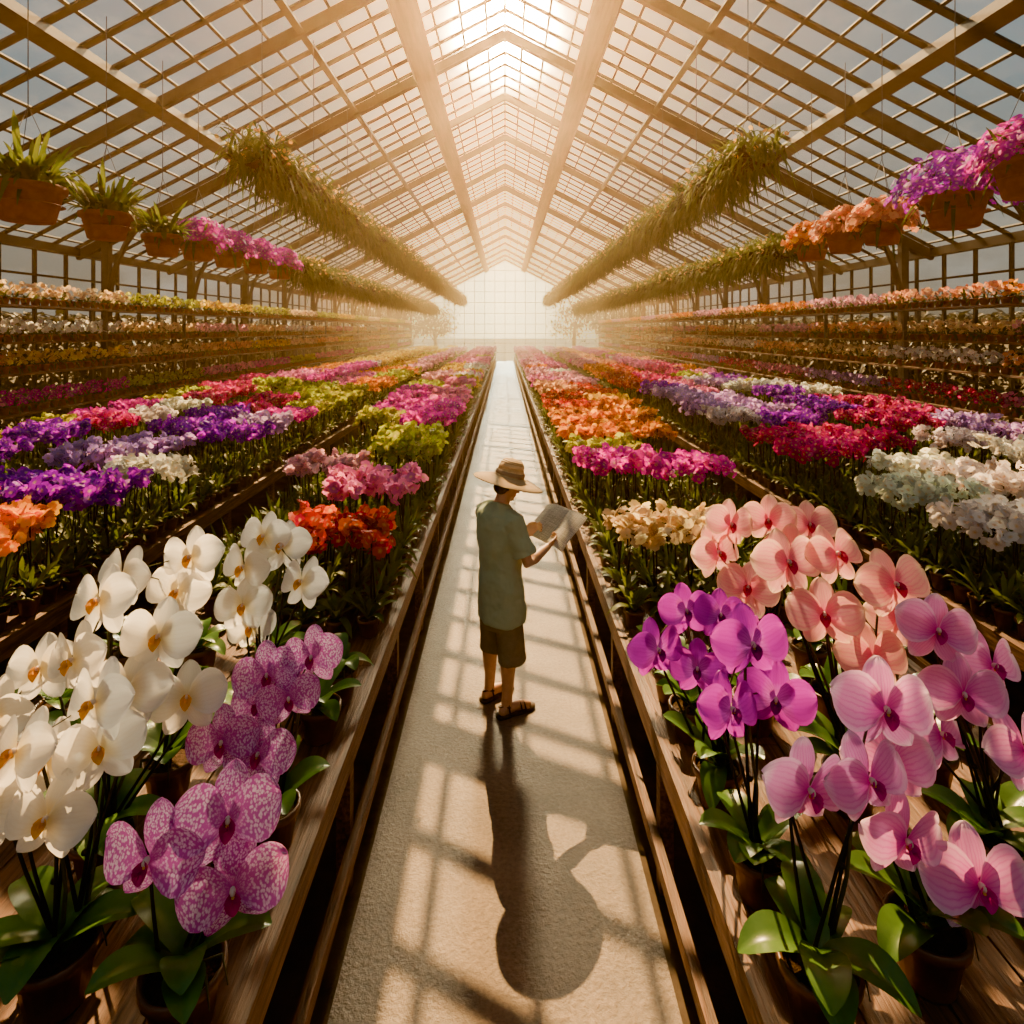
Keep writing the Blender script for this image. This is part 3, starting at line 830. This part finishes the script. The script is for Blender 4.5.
hb = MB()
ellipsoid(hb, H(0, -.012, .014), (.081, .094, .103), 20, 14, 0, HR)
ellipsoid(hb, H(0, -.045, -.045), (.062, .05, .05), 14, 10, 0, HR)
ho = hb.obj('hair', [M_hair], True, man); voxel(ho, .007, 2)
ey = MB()
for s in (-1, 1): ellipsoid(ey, H(s*.030,.083,.008), (.013,.010,.008), 10, 8, 0, HR)
ey.obj('eyes', [M_eye], True, man)
sb = MB()
for s, a, t in ((1, (.10,-.02), (.115,.155)), (-1, (-.125,-.01), (-.145,.165))):
    a = Vector((*a, 0)); t = Vector((*t, 0)); f = (t - a).normalized(); sd = Vector((f.y, -f.x, 0))
    outl = [(-.075,.012),(-.068,.032),(-.03,.040),(.04,.038),(.12,.050),(.175,.048),(.21,.030),(.222,.010)]
    ring = [a + f*l + sd*w for l, w in outl] + [a + f*l - sd*w for l, w in reversed(outl)]
    n = len(ring)
    vs = [p + Vector((0,0,.0)) for p in ring] + [p + Vector((0,0,.02)) for p in ring]
    sb.add(vs, [tuple(range(n-1,-1,-1)), tuple(range(n, 2*n))] + [(i, (i+1)%n, (i+1)%n+n, i+n) for i in range(n)])
    for l, hh in ((.125,.062),(.095,.068),(.0,.10)):
        pts = []
        for k in range(9):
            an = math.pi * k / 8
            pts.append(a + f*l + sd * (.050 * math.cos(an)) + Vector((0, 0, .012 + (hh-.012) * math.sin(an))))
        tube(sb, pts, [(.010,.004)]*9, 6)
    tube(sb, [a + f*.01 + sd*.042 + Vector((0,0,.07)), a - f*.06 + Vector((0,0,.075)), a + f*.01 - sd*.042 + Vector((0,0,.07))], [.006]*3, 6)
sb.obj('sandals', [M_sandal], True, man)
hat = MB()
prof = [(.001,.125),(.035,.124),(.065,.115),(.086,.09),(.094,.05),(.100,.012),(.112,.0),(.16,-.010),(.205,-.024),(.245,-.040),(.248,-.045),(.238,-.045),(.20,-.030),(.155,-.016),(.108,-.006),(.094,.002)]
lathe(hat, prof, (0,0,0), 40, 0)
lathe(hat, [(.1025,.012),(.1015,.035),(.098,.036)], (0,0,0), 40, 1)
hato = hat.obj('straw_hat', [M_straw, mat_flat('hat_band', (.30,.18,.09))], True, man)
hato.location = H(0, -.005, .045); hato.rotation_euler = (math.radians(-14), math.radians(4), 0)
folds(hato, 0.014)
pap = MB()
for s in (-1, 1):
    for layer in range(3):
        vs = []; uv = []; fs = []; nu, nv = 10, 10
        for j in range(nv + 1):
            for i in range(nu + 1):
                u = i / nu; v = j / nv
                x = s * (u * .215); y = .05 * math.sin(u * 2.6) * (1 - .3*v) + .004 * layer + .012 * math.sin(v * 3 + layer)
                z = v * .30 - .02 * u + layer*.004
                vs.append((x, -y, z)); uv.append((u * .5 + (.5 if s > 0 else 0), v))
        for j in range(nv):
            for i in range(nu):
                a = j * (nu + 1) + i; fs.append((a, a+1, a+nu+2, a+nu+1))
        pap.add(vs, fs, 0, uv)
po = pap.obj('newspaper', [M_paper], True, man)
po.location = (.02, .385, 1.055); po.rotation_euler = (math.radians(-48), 0, 0)

# ------------------------------------------------------------------ mist in the greenhouse air (thicker towards the far end)
def mist(name, dens, g_, y0, y1, e):
    m, nt, N, L = nodes_of(name)
    v = N.new('ShaderNodeVolumeScatter'); v.inputs['Color'].default_value = (1, .60, .25, 1)
    v.inputs['Density'].default_value = dens; v.inputs['Anisotropy'].default_value = g_
    out(nt, v.outputs[0], True)
    mb = MB()
    pr = [(-XW+e,0.02),(XW-e,0.02),(XW-e,ZE-.1),(0,ZR-.1),(-XW+e,ZE-.1)]
    vv = [(x, y0, z) for x, z in pr] + [(x, y1, z) for x, z in pr]
    mb.add(vv, [(0,1,2,3,4),(9,8,7,6,5)] + [(i, i+5, (i+1)%5+5, (i+1)%5) for i in range(5)])
    mb.obj(name, [m], False)
mist('humid_air_mist', 0.0080, 0.87, YN + .2, 24.0, .15)
mist('humid_air_mist', 0.030, 0.80, 24.02, YF - .2, .15)

# ------------------------------------------------------------------ light
sun = bpy.data.lights.new('sun', 'SUN'); sun.energy = 38; sun.color = (1, .56, .22); sun.angle = math.radians(.3)
so_ = bpy.data.objects.new('sun', sun); COL.objects.link(so_)
el, az = math.radians(43), math.radians(-6)
sd = Vector((math.sin(az) * math.cos(el), math.cos(az) * math.cos(el), math.sin(el)))
so_.rotation_euler = sd.to_track_quat('Z', 'Y').to_euler(); so_.location = (0, 20, 20)

w = bpy.data.worlds.new('sky'); scene.world = w; w.use_nodes = True
nt = w.node_tree; N = nt.nodes; L = nt.links; N.clear()
g = N.new('ShaderNodeTexCoord').outputs['Generated']
nrm = N.new('ShaderNodeVectorMath'); nrm.operation = 'NORMALIZE'; L.new(g, nrm.inputs[0]); g = nrm.outputs[0]
def dirdot(eldeg):
    dp = N.new('ShaderNodeVectorMath'); dp.operation = 'DOT_PRODUCT'; L.new(g, dp.inputs[0])
    ge = math.radians(eldeg); dp.inputs[1].default_value = (0, math.cos(ge), math.sin(ge))
    return math_(nt, 'MAXIMUM', dp.outputs['Value'], 0.0)
d = dirdot(26); dh = dirdot(3)
sep = N.new('ShaderNodeSeparateXYZ'); L.new(g, sep.inputs[0])
base = ramp(nt, math_(nt, 'MULTIPLY', math_(nt, 'ADD', sep.outputs[2], 1.0), 0.5),
            [(0.0, (.10, .08, .05)), (.49, (.16, .12, .07)), (.52, (.52, .42, .28)), (.66, (.26, .46, .54)), (1.0, (.24, .46, .66))])
cl = noise(nt, mapping(nt, g, (1, 1, 2.0)), 4.5, 6, .62)
clf = ramp(nt, cl, [(.46, (0, 0, 0)), (.66, (1, 1, 1))])
base = mixc(nt, math_(nt, 'MULTIPLY', clf, .6), base, (1.0, .92, .78))
acc = base
def glow(dd, pw, k, col):
    f = math_(nt, 'MULTIPLY', math_(nt, 'POWER', dd, pw), k)
    n = N.new('ShaderNodeVectorMath'); n.operation = 'SCALE'; n.inputs[0].default_value = col; L.new(f, n.inputs['Scale'])
    return n.outputs[0]
for dd, pw, k, col in ((d, 14, 1.5, (1, .50, .14)), (d, 70, 9, (1, .50, .15)), (d, 1500, 4600, (1, .74, .42)), (dh, 110, 17, (1, .52, .18))):
    n = N.new('ShaderNodeVectorMath'); n.operation = 'ADD'; L.new(acc, n.inputs[0]); L.new(glow(dd, pw, k, col), n.inputs[1]); acc = n.outputs[0]
bg = N.new('ShaderNodeBackground'); L.new(acc, bg.inputs[0]); bg.inputs[1].default_value = 0.95
wo = N.new('ShaderNodeOutputWorld'); L.new(bg.outputs[0], wo.inputs[0])

# ------------------------------------------------------------------ camera
cam = bpy.data.cameras.new('camera'); co = bpy.data.objects.new('camera', cam); COL.objects.link(co)
co.location = (0, 0, 2.6); co.rotation_euler = (math.radians(90), 0, 0)
cam.sensor_width = 36; cam.lens = 620 / 1024 * 36; cam.shift_y = -(512 - 330) / 1024; cam.shift_x = 7 / 1024
cam.clip_start = .05; cam.clip_end = 500
scene.camera = co
try:
    scene.view_settings.look = 'AgX - Punchy'
except Exception as ex: print(ex)
scene.view_settings.exposure = 0.0
print('beds', nbed, 'objs', len(bpy.data.objects))
